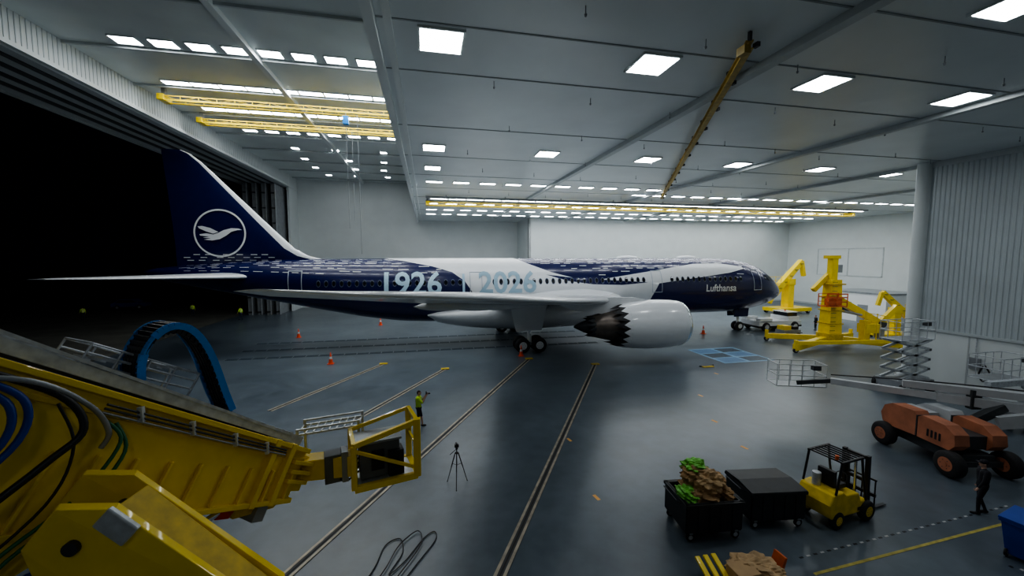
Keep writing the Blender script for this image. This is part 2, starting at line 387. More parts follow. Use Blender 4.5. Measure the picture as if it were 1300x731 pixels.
WP=[(43.8,8.2),(41.4,7.85),(39.0,7.4),(37.3,6.9),(36.2,6.1),(35.6,5.2),(35.2,4.2),(35.0,3.0),(34,2.4),(22,2.4),(18.2,3.0),(17.7,4.4),(17.0,5.64),(13,6.1),(8.7,6.6),(6.6,7.0),(6.8,7.22),(9.5,7.58),(12.5,7.52),(18,6.8),(23.5,6.05),(25.6,6.2),(28,6.8),(30,7.55),(31.4,8.2)]
decal('white_swoosh',[WP],DECW,.02)
decal('navy_feather',[[(28.6,6.6),(26.5,6.0),(24.0,5.65),(21.0,5.55),(18.2,5.75),(20.5,5.92),(23.5,6.10),(25.6,6.25)]],NAVY,.03)
def inside(s,z,P):
    c=False
    for i in range(len(P)):
        a,b=P[i],P[i-1]
        if (a[1]>z)!=(b[1]>z) and s<(b[0]-a[0])*(z-a[1])/(b[1]-a[1])+a[0]: c=not c
    return c
dash=[]
for r in range(7):
    ph=math.radians(27+r*7.2); s=6.5+random.random()
    while s<59:
        ln=random.uniform(.45,.95)
        z0=fz(s)+fh(s)*math.sin(ph); z1=fz(s+ln)+fh(s+ln)*math.sin(ph); hgt=fh(s)*math.radians(1.3)*math.cos(ph)
        if random.random()<.4+.4*(r/6) and not inside(s-.1,z0,WP) and not inside(s+ln+.1,z1,WP) and not(23<s<29 and z0<6.6): dash.append([(s,z0),(s+ln,z1),(s+ln,z1+hgt),(s,z0+hgt)])
        s+=ln+random.uniform(.25,.7)
decal('livery_dashes',dash,DECW,.016,dz=.5,ds=4)
win=[];doors=[5.2,17.2,35.2,50.3]
s=7.5
while s<48.5:
    if min(abs(s-d) for d in doors)>1.1: win.append([(s+.135*math.cos(a),6.0+.235*math.sin(a)) for a in[math.pi*2*k/10 for k in range(10)]])
    s+=.62
rim=[[(sum(p[0] for p in P)/10+(p[0]-sum(k[0] for k in P)/10)*1.35,6.0+(p[1]-6.0)*1.25) for p in P] for P in win]
decal('window_rims',rim,mat('window_rim_grey',(.16,.19,.27),.4),.034,dz=2,ds=50)
decal('cabin_windows',win,GLS,.045,dz=2,ds=50)
fr=[]
for d in doors:
    zb,zt,w,t=4.75,6.9,.56,.06
    if d>45: zb,zt=5.0,7.1
    for P in([(d-w,zb),(d+w,zb),(d+w,zb+t),(d-w,zb+t)],[(d-w,zt-t),(d+w,zt-t),(d+w,zt),(d-w,zt)],[(d-w,zb),(d-w+t,zb),(d-w+t,zt),(d-w,zt)],[(d+w-t,zb),(d+w,zb),(d+w,zt),(d+w-t,zt)]): fr.append(P)
decal('door_frames',fr,mat('door_outline',(.5,.55,.62),.4),.036)
decal('cockpit_windows',[[(1.95,5.55),(2.5,5.62),(2.75,6.15),(2.4,6.12)],[(2.6,5.64),(3.3,5.72),(3.45,6.3),(2.87,6.2)],[(3.4,5.75),(3.95,5.9),(3.8,6.35),(3.55,6.3)]],GLS,.02)
def text(name,body,size,s0,z0,m,off=.03,bold=0,sx=1):
    c=D.curves.new(name,'FONT'); c.body=body; c.size=size; c.offset=bold; c.resolution_u=3
    o=D.objects.new(name,c); SC.collection.objects.link(o); dg=bpy.context.evaluated_depsgraph_get()
    me=D.meshes.new_from_object(o.evaluated_get(dg)); D.objects.remove(o)
    for v in me.vertices: x,y=v.co.x,v.co.y; v.co=(s0-x*sx,0,z0+y)
    decal(name,[],m,off,(-1,),me)
text('anniversary_text','1926',2.65,43.6,5.05,LBL,.065,bold=.05,sx=1.02)
text('anniversary_text_b','|',2.2,36.6,5.2,LBL,.065,bold=.02)
text('anniversary_text_c','2026',2.65,35.0,5.05,LGR,.065,bold=.05,sx=1.02)
text('airline_title','Lufthansa',1.0,11.7,4.75,DECW,bold=.02,sx=.95)
text('registration_text','D-ABPU',.6,47.4,4.85,DECW,bold=.012)
decal('flag_decal',[[(48.5,4.9),(47.8,4.9),(47.8,5.3),(48.5,5.3)]],mat('flag_red_gold',(.6,.2,.02),.4),.02,(-1,))
q=M(); R=[]
for k in range(25):
    s=18.5+21.0*k/24; e=math.sin(math.pi*k/24)**.45
    w=2.2+1.05*e; h=1.5*e+.2; zc=3.2
    R.append([V(-s,w*math.cos(a),zc-.15+h*math.sin(a)*(1.1 if math.sin(a)<0 else .7)) for a in[2*math.pi*j/32 for j in range(32)]])
q.rings(R,WHT); q.obj('belly_fairing',air)
def foil(n=12,t=.12):
    x_=[.5*(1-math.cos(math.pi*i/n)) for i in range(n+1)]
    def th(x): return 5*t*(.2969*math.sqrt(x)-.126*x-.3516*x*x+.2843*x**3-.1036*x**4)
    return [(x,th(x)+.02*math.sin(math.pi*x)) for x in x_]+[(x,-th(x)*.8+.02*math.sin(math.pi*x)) for x in x_[-2:0:-1]]
WS=[(0,18.6,34.0,4.05,.13),(2.9,21.0,33.8,4.2,.125),(6.5,23.4,34.2,4.5,.115),(9.9,25.7,34.9,4.9,.11),(15,29.2,36.6,5.5,.10),(20,32.6,38.4,6.12,.095),(24,35.4,39.9,6.67,.09),(26.5,37.4,41.0,7.04,.09),(28.2,39.2,41.8,7.3,.085),(29.4,41.0,42.6,7.5,.08),(30.0,42.3,43.0,7.66,.07)]
WNG=mat('wing_grey_paint',(.66,.69,.72),.3,n=.04,coat=.3)
def wing(name,sec,m,sd,mf=None):
    q=M();R=[]
    for y,le,te,z,t in sec:
        F=foil(12,t);c=te-le; R.append([V(-(le+x*c),sd*y,z+zz*c) for x,zz in F])
    q.rings(R,m,True,True,mf); return q.obj(name,air)
for sd in(-1,1):
    wing('wing_'+('near' if sd<0 else 'far'),WS,WHT,sd,lambda i,k:WHT if (k<2 or k>20 or i>7) else WNG)
    q=M()
    for y in(7.2,13,18.4,23):
        a=[w for w in WS if w[0]<=y][-1]; b=[w for w in WS if w[0]>y][0]; f=(y-a[0])/(b[0]-a[0]); te=a[2]+(b[2]-a[2])*f; z=a[3]+(b[3]-a[3])*f
        sc=1-.022*y; R=[]
        for k in range(11):
            t=k/10; e=math.sin(math.pi*min(1,max(.02,t)))**.6; R.append([V(-(te-3.6*sc+4.6*sc*t),sd*y+.24*sc*e*math.cos(j*math.pi/6),z-.33*sc+.05+.36*sc*e*math.sin(j*math.pi/6)) for j in range(12)])
        q.rings(R,WHT)
    q.obj('flap_track_fairings',air)
    wing('tailplane',[(0,53.2,59.2,6.55,.1),(1.4,54.0,59.4,6.6,.1),(5,56.8,60.6,6.74,.09),(8.4,59.4,61.6,6.88,.085),(9.3,60.4,62.0,6.93,.08),(9.8,61.3,62.3,6.95,.06)],WHT,sd,lambda i,k:WHT if (k<2 or k>20) else WNG)
# fin
q=M();R=[];FN=[(7.2,46.5,59.9,.02),(7.95,48.2,59.9,.035),(8.35,49.7,59.9,.07),(9,50.8,59.9,.09),(11,52.75,60.0,.09),(14,55.6,60.2,.09),(16,57.5,60.35,.085),(16.7,58.35,60.4,.08),(17.0,59.0,60.4,.06)]
for z,le,te,t in FN:
    F=foil(16,t); c=te-le; R.append([V(-(le+x*c),c*(zz-.02*math.sin(math.pi*x)),z) for x,zz in F])
q.rings(R,NAVY,True,True,lambda i,k:WHT if (k<3 or k>28) else NAVY); q.obj('fin',air)
def finY(s,z):
    for i in range(len(FN)-1):
        if FN[i][0]<=z<=FN[i+1][0]:
            f=(z-FN[i][0])/(FN[i+1][0]-FN[i][0]); le=FN[i][1]+(FN[i+1][1]-FN[i][1])*f; te=FN[i][2]+(FN[i+1][2]-FN[i][2])*f; t=FN[i][3]+(FN[i+1][3]-FN[i][3])*f
            x=max(0,min(1,(s-le)/(te-le))); return (te-le)*5*t*(.2969*math.sqrt(x)-.126*x-.3516*x*x+.2843*x**3-.1036*x**4)
    return .3
lc=(56.4,10.25); q=M(); n=48
for sd in(-1,1):
    vs=[]
    for k in range(n):
        a=2*math.pi*k/n
        for r in(1.86,2.0):
            s,z=lc[0]+r*math.cos(a),lc[1]+r*math.sin(a); vs.append((-s,sd*(finY(s,z)+.03),z))
    q.add(vs,[(2*k,2*k+1,(2*k+3)%(2*n),(2*k+2)%(2*n)) for k in range(n)],DECW)
    polys=[[(-1.55,-.10),(-1.0,-.02),(-.5,-.12),(-.1,.02),(.3,.25),(.9,.42),(1.45,.40),(1.72,.28),(1.35,.26),(.9,.12),(.5,-.2),(.0,-.5),(-.6,-.62),(-1.25,-.55),(-.7,-.45),(-1.3,-.38),(-.8,-.3),(-1.5,-.22)],
           [(-.1,.1),(-.7,.42),(-1.3,.58),(-1.65,.55),(-1.55,.38),(-1.0,.12),(-.5,-.05)]]
    for P in polys:
        bm=bmesh.new(); bm.faces.new([bm.verts.new((lc[0]-u,0,lc[1]+v)) for u,v in P]); bm.normal_update(); bmesh.ops.triangulate(bm,faces=bm.faces[:])
        bm.verts.ensure_lookup_table(); bm.verts.index_update()
        q.add([(-v.co.x,sd*(finY(v.co.x,v.co.z)+.05),v.co.z) for v in bm.verts],[tuple(v.index for v in f.verts) for f in bm.faces],DECW); bm.free()
q.obj('tail_logo',air)
q=M()
for r in range(3):
    s=51.8+r*.5
    while s<59.2:
        z=7.95+r*.24
        q.add([(-s,-finY(s,z)-.03,z),(-s-.5,-finY(s+.5,z)-.03,z),(-s-.5,-finY(s+.5,z+.06)-.03,z+.06),(-s,-finY(s,z+.06)-.03,z+.06)],[(0,1,2,3)],DECW); s+=random.uniform(.8,1.4)
q.obj('fin_dashes',air)
TIT=mat('exhaust_titanium',(.20,.17,.15),.4,.7,n=.2); ALU=mat('polished_aluminium',(.75,.77,.8),.2,.9)
for sd in(-1,1):
    q=M(); o=V(-19.5,sd*9.9,2.95); ax=V(-1,0,0)
    q.lathe([(.35,1.42),(.1,1.5),(0,1.6),(.04,1.68),(.2,1.76),(.35,1.8)],o,ax,ALU,64)
    q.lathe([(.35,1.8),(1,1.88),(2,1.93),(3.2,1.93),(4.2,1.86),(5.1,1.75)],o,ax,WHT,72)
    q.lathe([(.35,1.42),(1.3,1.42),(1.32,.05)],o,ax,DGR,64)
    q.lathe([(.55,.02),(.8,.25),(1.3,.45)],o,ax,DGR,24)
    for k in range(22):
        a=2*math.pi*k/22; c,s_=math.cos(a),math.sin(a); c2,s2=math.cos(a+.2),math.sin(a+.2)
        p=lambda ax_,r,C,S:o+V(-ax_,r*C,r*S)
        q.add([p(1.2,.4,c,s_),p(1.3,1.4,c,s_),p(1.1,1.4,c2,s2),p(1.1,.4,c2,s2)],[(0,1,2,3)],GRY)
    n=18
    for ins,m_,e0,e1,r0,r1 in((0,WHT,5.25,5.75,1.72,1.62),(.03,BLK,5.65,6.45,1.66,1.47)):
        vs=[]
        for k in range(2*n):
            a=math.pi*k/n; e=e1 if k%2 else e0; r=r1 if k%2 else r0
            vs+= [o+V(-5.1,(1.75-ins)*math.cos(a),(1.75-ins)*math.sin(a)),o+V(-e,(r-ins)*math.cos(a),(r-ins)*math.sin(a))]
        q.add(vs,[(2*k,2*k+1,(2*k+3)%(4*n),(2*k+2)%(4*n)) for k in range(2*n)],m_)
    q.lathe([(5.0,1.3),(5.9,1.22),(6.8,1.02),(7.5,.85),(7.7,.8)],o,ax,TIT,40)
    q.lathe([(5.0,1.3),(5.05,1.7)],o,ax,BLK,40)
    q.lathe([(6.9,.62),(7.7,.6),(8.5,.36),(9.1,.08),(9.12,.0)],o,ax,DGR,32)
    n=12;vs=[]
    for k in range(2*n):
        a=math.pi*k/n; e=8.2 if k%2 else 7.8
        vs+= [o+V(-7.6,.83*math.cos(a),.83*math.sin(a)),o+V(-e,.76*math.cos(a),.76*math.sin(a))]
    q.add(vs,[(2*k,2*k+1,(2*k+3)%(4*n),(2*k+2)%(4*n)) for k in range(2*n)],DGR)
    q.prism([(-21.8,sd*9.9-.2,4.75),(-23.6,sd*9.9-.2,5.1),(-26,sd*9.9-.2,5.15),(-30,sd*9.9-.2,4.7),(-28.6,sd*9.9-.2,4.2),(-26.4,sd*9.9-.2,3.9),(-24.5,sd*9.9-.2,4.3)],(0,.4,0),WHT)
    q.obj('engine',air)
for sd in(-1,1):
    q=M(); gx,gy=-30.8,sd*4.9
    q.cyl((gx,gy,.85),(gx,gy*.93,4.0),.2,WHT,n=16); q.cyl((gx,gy,.75),(gx,gy,2.0),.13,ALU)
    q.cyl((gx,gy,2.6),(gx-.1,sd*2.4,3.6),.1,WHT); q.cyl((gx,gy,2.3),(gx+2,sd*4.2,3.9),.08,GRY)
    q.beam((gx-.85,gy,.68),(gx+.85,gy,.68),.25,.25,GRY)
    for dx in(-.74,.74):
        q.cyl((gx+dx,gy-.7,.68),(gx+dx,gy+.7,.68),.09,GRY)
        for dy in(-.55,.55): q.wheel((gx+dx,gy+dy,.66),(0,1,0),.66,.46,RUB,WHT)
    q.prism([(gx+1.0,gy+sd*.35,1.9),(gx-1.3,gy+sd*.35,1.9),(gx-1.8,gy+sd*.2,4.1),(gx+1.5,gy+sd*.2,4.1)],(0,sd*.06,0),WHT)
    q.obj('main_landing_gear',air)
q=M(); gx=-5.2
q.cyl((gx,0,.55),(gx,0,3),.13,WHT); q.cyl((gx,0,1.6),(gx-1.6,0,2.7),.07,GRY)
for dy in(-.3,.3): q.wheel((gx,dy,.5),(0,1,0),.5,.34,RUB,WHT)
for dy in(-.5,.5): q.prism([(gx+.9,dy,1.6),(gx-.9,dy,1.6),(gx-.9,dy*1.2,2.5),(gx+.9,dy*1.2,2.6)],(0,.05,0),NAVY)
q.obj('nose_landing_gear',air)
q=M()
for s in(12,19): q.ell((-s,0,8.1),(1.3,.35,.3),WHT)
q.ell((-14,0,2.2),(.3,.05,.3),WHT); q.obj('antenna_blisters',air)

# ================================================================ people
SKIN=mat('skin',(.55,.33,.24),.6); HAIR=mat('hair_brown',(.05,.03,.02),.8); DARK=mat('dark_clothes',(.012,.012,.018),.85); SHOE=mat('shoe_black',(.02,.02,.02),.6)
NVY=mat('navy_clothes',(.02,.03,.06),.85); EYE=mat('eye_white',(.7,.7,.7),.3)
def person(name,loc,rz,top=HIV,low=DARK,pose='stand',shorts=False,hat=None,vox=.014,scale=1.):
    e=empty(name,loc,rz,scale)
    P=dict(sh=[V(-.19,0,1.43),V(.19,0,1.43)],el=[V(-.25,-.02,1.14),V(.25,-.02,1.14)],wr=[V(-.27,.06,.89),V(.27,.06,.89)],
           hp=[V(-.09,0,.92),V(.09,0,.92)],kn=[V(-.10,.02,.5),V(.10,.02,.5)],an=[V(-.11,-.02,.09),V(.11,-.02,.09)],hd=V(0,.02,1.63))
    if pose=='shoot':
        P['el']=[V(-.24,.16,1.22),V(.24,.2,1.25)];P['wr']=[V(-.07,.33,1.5),V(.08,.36,1.52)];P['kn']=[V(-.12,.1,.5),V(.1,-.0,.5)];P['an']=[V(-.14,.14,.09),V(.12,-.16,.09)]
    if pose=='walk':
        P['el']=[V(-.24,.08,1.16),V(.24,-.08,1.16)];P['wr']=[V(-.25,.2,.93),V(.26,-.02,.9)];P['kn']=[V(-.1,.1,.51),V(.1,0,.5)];P['an']=[V(-.1,.1,.09),V(.1,-.16,.1)]
    prim=[]
    for i in(0,1):
        prim+=[(P['sh'][i],.068,P['el'][i],.048,'arm'),(P['el'][i],.046,P['wr'][i],.03,'fore'),
               (P['hp'][i],.098,P['kn'][i],.06,'thigh'),(P['kn'][i],.058,P['an'][i],.04,'shin')]
        a=P['an'][i]; prim.append((a+V(0,-.03,-.045),.045,a+V(0,.15,-.055),.035,'shoe'))
        d=(P['wr'][i]-P['el'][i]).normalized(); prim.append((P['wr'][i],.03,P['wr'][i]+d*.07,.034,'hand'))
    prim+=[(V(0,0,.95),.145,V(0,0,1.08),.125,'torso'),(V(-.05,0,1.1),.12,V(-.08,.0,1.36),.125,'torso'),(V(.05,0,1.1),.12,V(.08,.0,1.36),.125,'torso'),(V(-.15,0,1.43),.07,V(.15,0,1.43),.07,'torso'),
           (V(0,0,1.44),.062,V(0,.015,1.56),.052,'neck')]
    q=M()
    for p0,r0,p1,r1,l in prim:
        q.ell(p0,r0,SKIN,12,8); q.ell(p1,r1,SKIN,12,8); q.cyl(p0,p1,r0,SKIN,r1,n=12)
    hd=P['hd']; q.ell(hd+V(0,0,.02),(.076,.096,.105),SKIN); q.ell(hd+V(0,.03,-.05),(.055,.06,.06),SKIN); q.cyl(hd+V(0,.088,.02),hd+V(0,.118,-.02),.01,SKIN,.017,n=8)
    for sx in(-1,1): q.ell(hd+V(sx*.077,-.005,0),(.014,.024,.034),SKIN)
    o=q.obj('tmp'); r=o.modifiers.new('r','REMESH'); r.mode='VOXEL'; r.voxel_size=vox; sm=o.modifiers.new('s','SMOOTH'); sm.iterations=3; sm.factor=.5
    dg=bpy.context.evaluated_depsgraph_get(); me=D.meshes.new_from_object(o.evaluated_get(dg)); D.objects.remove(o)
    me.materials.clear(); ms=[SKIN,top,low,SHOE,HAIR]
    for m_ in ms: me.materials.append(m_)
    for p in me.polygons:
        c=p.center; best=9;lab='head'
        for p0,r0,p1,r1,l in prim:
            d=p1-p0; t=max(0,min(1,(c-p0).dot(d)/d.length_squared)); k=(c-(p0+d*t)).length-(r0+(r1-r0)*t)
            if k<best: best=k;lab=l
        if (c-hd).length<.125 and c.z>1.53: lab='head'
        i=0
        if lab in('torso','arm') : i=1
        if lab=='fore': i=0 if shorts else 1
        if lab=='torso' and c.z<.99: i=2
        if lab=='thigh': i=2
        if lab=='shin': i=0 if shorts else 2
        if lab=='shoe': i=3
        if lab=='head' and (c.z>hd.z+.055 or (c.y<hd.y-.02 and c.z>hd.z-.05)): i=4
        p.material_index=i; p.use_smooth=True
    me.name='body'; b=D.objects.new('body',me); SC.collection.objects.link(b); b.parent=e
    q=M()
    for i in(0,1):
        d=(P['wr'][i]-P['el'][i]).normalized(); w=P['wr'][i]+d*.07; s=d.cross(V(0,1,0.3)).normalized(); pn=s.cross(d).normalized()
        if pn.y<0: pn=-pn
        for k,ln in enumerate((.062,.072,.068,.052)):
            b0=w+s*(-.027+.018*k); q.tube([b0,b0+d*ln*.5+pn*.006,b0+d*ln*.75+pn*.03,b0+d*ln*.7+pn*.05],(.0095,.007),SKIN,6)
        tb=P['wr'][i]+d*.03+s*(-.03 if i else .03); sg=-1 if i else 1
        q.tube([tb,tb+d*.03+s*sg*.03+pn*.01,tb+d*.055+s*sg*.03+pn*.03],(.011,.008),SKIN,6)
    for sx in(-1,1): q.ell(hd+V(sx*.03,.088,.02),(.012,.008,.008),EYE,8,6); q.ell(hd+V(sx*.03,.095,.02),(.005,.004,.005),BLK,6,5)
    q.tube([hd+V(-.022,.088,-.055),hd+V(0,.094,-.057),hd+V(.022,.088,-.055)],.005,RED,6)
    if hat: q.ell(hd+V(0,-.005,.06),(.088,.108,.085),hat); q.box(hd+V(0,.11,.06),(.13,.1,.012),hat)
    q.obj('hands_and_face',e)
    if pose=='shoot':
        q=M(); q.box((0.005,.37,1.6),(.15,.07,.1),BLK); q.cyl((0.005,.4,1.6),(0.005,.54,1.6),.04,BLK); q.box((0.005,.36,1.67),(.06,.06,.05),BLK); q.obj('handheld_camera',e,bevel=.006)
    if top is HIV:
        q=M(); 
        for sx in(-1,1): q.box((sx*.085,.128,1.25),(.05,.012,.4),mat('reflective_tape',(.7,.7,.7),.3,.3)); q.box((sx*.085,-.128,1.25),(.05,.012,.4),MC['reflective_tape'])
        q.obj('vest_tape',e)
    return e
person('photographer',(-.5,19.3,0),-math.pi/2-.1,HIV,DARK,'shoot',True,None,.014,1.05)
person('worker',(17.4,8.8,0),.9,DARK,DARK,'walk',False,DARK,.016,1.02)
person('worker.001',(-32,63,0),0,HIV,NVY,'stand',False,None,.03)
person('worker.002',(-44,62,0),1,HIV,NVY,'walk',False,None,.03)
person('worker.003',(42.6,36,0),1.2,DARK,DARK,'stand',False,None,.03)
person('worker.004',(-24,58,0),1.2,HIV,NVY,'walk',False,None,.03)

# ================================================================ foreground crane platform
tp=empty('telescopic_access_platform',(-2.3,3.9,0))
off=V(-2.3,3.9,0)
P0=V(-4.45,5.1,6.3); P1=V(-2.42,7.8,4.25); Lb=(P1-P0).length
ea=(P1-P0).normalized(); en=V(.8,-.6,0); eb=en.cross(ea).normalized()
if eb.z<0: eb=-eb
def S(s,t,w): return P0+ea*s+eb*t-en*w-off
def plate(q,pts,w0,w1,m):
    q.prism([S(a,b,w0) for a,b in pts],-en*(w1-w0),m)
q=M()
tb=lambda s:.76-.088*s; bt=lambda s:-.92+.125*s
s0,s1=-2.5,Lb
plate(q,[(s0,bt(s0)),(s1,bt(s1)),(s1,tb(s1)),(s0,tb(s0))],.0,1.1,YEL)
for t in(tb,bt):
    q.prism([S(s0,t(s0)-.04,-.1),S(s1,t(s1)-.04,-.1),S(s1,t(s1)+.04,-.1),S(s0,t(s0)+.04,-.1)],-en*1.3,YEL)
q.prism([S(s0,tb(s0)-.32,-.03),S(s1,tb(s1)-.2,-.03),S(s1,tb(s1)-.14,-.03),S(s0,tb(s0)-.24,-.03)],-en*.1,YELD)
s=-.4
while s<s1:
    h=tb(s)-bt(s); plate(q,[(s-.02,bt(s)),(s+.02,bt(s)),(s+.02,bt(s)+h*.55),(s-.02,bt(s)+h*.55)],-.07,0,YEL); s+=.42
for s in(3.2,3.55): plate(q,[(s-.05,bt(s)-.05),(s+.05,bt(s)-.05),(s+.05,tb(s)+.05),(s-.05,tb(s)+.05)],-.12,1.2,YEL)
plate(q,[(s1,bt(s1)+.1),(s1+.3,bt(s1)+.12),(s1+.3,tb(s1)-.12),(s1,tb(s1)-.08)],.12,.95,YEL)
for k in range(3): plate(q,[(s1-.25,tb(s1)-.18-.16*k),(s1+.2,tb(s1)-.18-.16*k),(s1+.2,tb(s1)-.25-.16*k),(s1-.25,tb(s1)-.25-.16*k)],-.1,.1,YEL)
q.obj('boom',tp,bevel=.012)
q=M()
for i,m_ in enumerate((DGR,DGR,GRY)): q.tube([S(.6,tb(.6)-.12-.05*i,-.12),S(2.2,tb(2.2)-.1-.05*i,-.12),S(3.4,tb(3.4)-.08-.04*i,-.12)],.016,m_,6)
for s in(1,1.7,2.4,3.0): q.box(S(s,tb(s)-.13,-.11),(.06,.06,.2),GALV)
for w in(.15,.95):
    q.beam(S(-.6,tb(-.6)+.16,w),S(s1-.1,tb(s1)+.14,w),.06,.14,GALV,eb); q.beam(S(-.6,tb(-.6)+.28,w),S(s1-.4,tb(s1)+.22,w),.1,.04,GALV,eb)
s=-.6
while s<s1-.2:
    q.beam(S(s,tb(s)+.2,.15),S(s,tb(s)+.2,.95),.07,.05,GALV,eb); s+=.22
q.beam(S(-.6,tb(-.6)+.07,.55),S(s1-.2,tb(s1)+.06,.55),.7,.03,DGR,eb)
for w in(.5,1.3):
    for h in(.25,.38,.5): q.tube([S(.35,tb(.35)+h,w),S(1.75,tb(1.75)+h+.12,w)],.016,GALV,6,False)
    for s in(.35,.7,1.05,1.4,1.75): q.tube([S(s,tb(s)+.05,w),S(s,tb(s)+.5+.086*(s-.35),w)],.016,GALV,6,False)
for h in(.25,.5):
    for s in(.35,1.75): q.tube([S(s,tb(s)+h+(.12 if s>1 else 0),.5),S(s,tb(s)+h+(.12 if s>1 else 0),1.3)],.016,GALV,6,False)
for k in range(9): q.beam(S(.4+.16*k,tb(.4+.16*k)+.3+.04*k,.5),S(.4+.16*k,tb(.4+.16*k)+.3+.04*k,1.3),.07,.025,GALV,eb)
q.obj('cable_tray',tp)
q=M()
ctrl=[(2.4,.27),(2.15,.48),(1.9,.71),(1.65,.92),(1.4,1.07),(1.18,1.13),(.98,1.07),(.86,.9),(.83,.66),(.89,.42),(1.02,.2)]
path=[]
for i in range(len(ctrl)-1):
    a=ctrl[max(i-1,0)];b=ctrl[i];c=ctrl[i+1];e=ctrl[min(i+2,len(ctrl)-1)]
    for k in range(3):
        t=k/3; path.append(tuple(.5*((2*b[j])+(c[j]-a[j])*t+(2*a[j]-5*b[j]+4*c[j]-e[j])*t*t+(3*b[j]-a[j]-3*c[j]+e[j])*t**3) for j in(0,1)))
path=[(s,tb(s)+h) for s,h in path]
for k in range(len(path)-1):
    a,b=path[k],path[k+1]
    q.beam(S(a[0],a[1],.3),S(b[0],b[1],.3),.04,.10,BLUE,en.cross(ea)); q.beam(S(a[0],a[1],.78),S(b[0],b[1],.78),.04,.10,BLUE,en.cross(ea))
    m1=((a[0]+b[0])/2,(a[1]+b[1])/2)
    q.beam(S(m1[0],m1[1],.33),S(m1[0],m1[1],.75),.05,.09,BLK)
    q.beam(S(m1[0],m1[1]-.12,.30),S(m1[0],m1[1]-.02,.30),.03,.05,BLK)
for w in(.42,.5,.58,.66): q.tube([S(p[0],p[1]-.05,w) for p in path[::2]],.022,BLK,6)
q.obj('energy_chain',tp)
q=M()
A=V(-1.4,7.65,3.9)-off; ex=V(1.15,.3,0); exn=ex.normalized(); ey=V(-exn.y,exn.x,0)
hl,hr=.85,1.12
q.beam(A,A+ex,.1,.12,YEL); q.beam(A+V(0,0,hl),A+ex+V(0,0,hr),.09,.1,YEL)
q.beam(A+ex,A+ex+V(0,0,hr+.05),.14,.14,YEL); q.beam(A,A+V(0,0,hl),.1,.1,YEL)
q.beam(A+V(0,0,hl-.1),A+ex+V(0,0,.15),.06,.06,YEL)
B=A+ey*.8
q.beam(B,B+ex,.1,.12,YEL); q.beam(B+V(0,0,hl),B+ex+V(0,0,hr),.07,.07,YEL); q.beam(B+ex,B+ex+V(0,0,hr),.12,.12,YEL); q.beam(B,B+V(0,0,hl),.08,.08,YEL)
q.beam(A+ex+V(0,0,hr),B+ex+V(0,0,hr),.08,.08,YEL); q.beam(A+V(0,0,hl),B+V(0,0,hl),.08,.08,YEL)
q.beam(A+ex,B+ex,.12,.1,YEL); q.prism([A,A+ex,B+ex,B],(0,0,.04),GALV)
q.beam(A+ex+V(0,0,.6),B+ex+V(0,0,.6),.05,.05,YEL)
q.beam(S(s1+.2,0,.5),A+ey*.4+V(.05,0,.35),.35,.4,YEL)
q.obj('end_cage',tp,bevel=.008)
q=M(); c=A+ex*.42+ey*.4; RZ=Matrix.Rotation(.25,3,'Z')
CAB=mat('cabinet_grey',(.13,.14,.15),.5,.2)
q.box(c+V(0,0,.42),(.74,.5,.7),CAB,RZ); q.box(c+V(.02,-.27,.42),(.24,.03,.4),BLK,RZ);q.box(c+V(-.24,-.30,.5),(.14,.03,.26),GRY,RZ)
q.box(c+V(.33,-.12,.32),(.3,.3,.5),BLK,RZ); q.box(c+V(-.02,-.02,.80),(.86,.6,.05),GRY,RZ)
for k in range(5): q.tube([c+V(-.35,-.2,.2+.09*k),c+V(-.6,-.25,.05+.06*k),c+V(-.85,-.1,.15)],.02,BLK,6)
q.box(c+V(-.62,-.15,.35),(.12,.3,.6),GRY,RZ); q.box(c+V(-.85,-.1,.3),(.3,.3,.55),CAB,RZ)
q.obj('control_cabinet',tp,bevel=.01)
q=M()
C=V(-2.55,8.3,4.78)-off
for i in range(2):
    for h in(0,.1): q.beam(C+V(0,i*.5,h),C+V(1.1,i*.5+.25,h),.035,.035,GALV)
for k in range(9): q.beam(C+V(k*.137,.03*k,.02),C+V(k*.137,.5+.03*k,.02),.02,.02,GALV)
for p in((0,0),(1.1,.25),(0,.5),(1.1,.75)): q.beam(C+V(p[0],p[1],-.7),C+V(p[0],p[1],.12),.05,.05,GALV)
q.box(C+V(.0,-.2,-.35),(.1,.1,.6),YEL)
q.obj('mesh_deck',tp)
q=M()
plate(q,[(3.0,bt(3)-.05),(4.0,bt(4)-.05),(3.9,bt(4)-.2),(3.2,bt(3)-.25)],.2,.8,YELD)
plate(q,[(3.5,bt(3.5)-.35),(3.7,bt(3.7)-.35),(3.7,bt(3.7)),(3.5,bt(3.5))],.1,.9,GRY); q.obj('rotator_bracket',tp,bevel=.01)
q=M()
K=V(-3.35,4.55,5.55)-off; J=V(-1.75,4.35,4.0)-off
sd_=V(-.3,.8,0).normalized()
for w in(0,.75):
    ww=sd_*w
    q.prism([K+ww+V(-.55,.0,-.1),K+ww+V(-.25,0,.28),K+ww+V(.25,0,.22),J+ww+V(.25,0,.35),J+ww+V(.3,0,-.3),J+ww+V(-.35,0,-.3),K+ww+V(-.45,0,-.5)],sd_*.14,YEL)
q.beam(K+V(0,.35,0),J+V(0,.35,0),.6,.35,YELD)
plate(q,[(-1.2,bt(-1.2)),(1.3,bt(1.3)),(.7,bt(1.3)-.55),(-.1,bt(0)-.95),(-1.2,bt(-1.2)-.7)],-.02,.5,YEL)
plate(q,[(-1.6,bt(-1.6)+.1),(-.6,bt(-.6)+.1),(-.3,bt(-.6)-.8),(-1.6,bt(-1.6)-.6)],-.25,-.02,YEL)
q.box(K+V(.32,-.1,.1),(.34,.06,.24),GALV,Matrix.Rotation(-.1,3,'Z')@Matrix.Rotation(.75,3,'Y'))
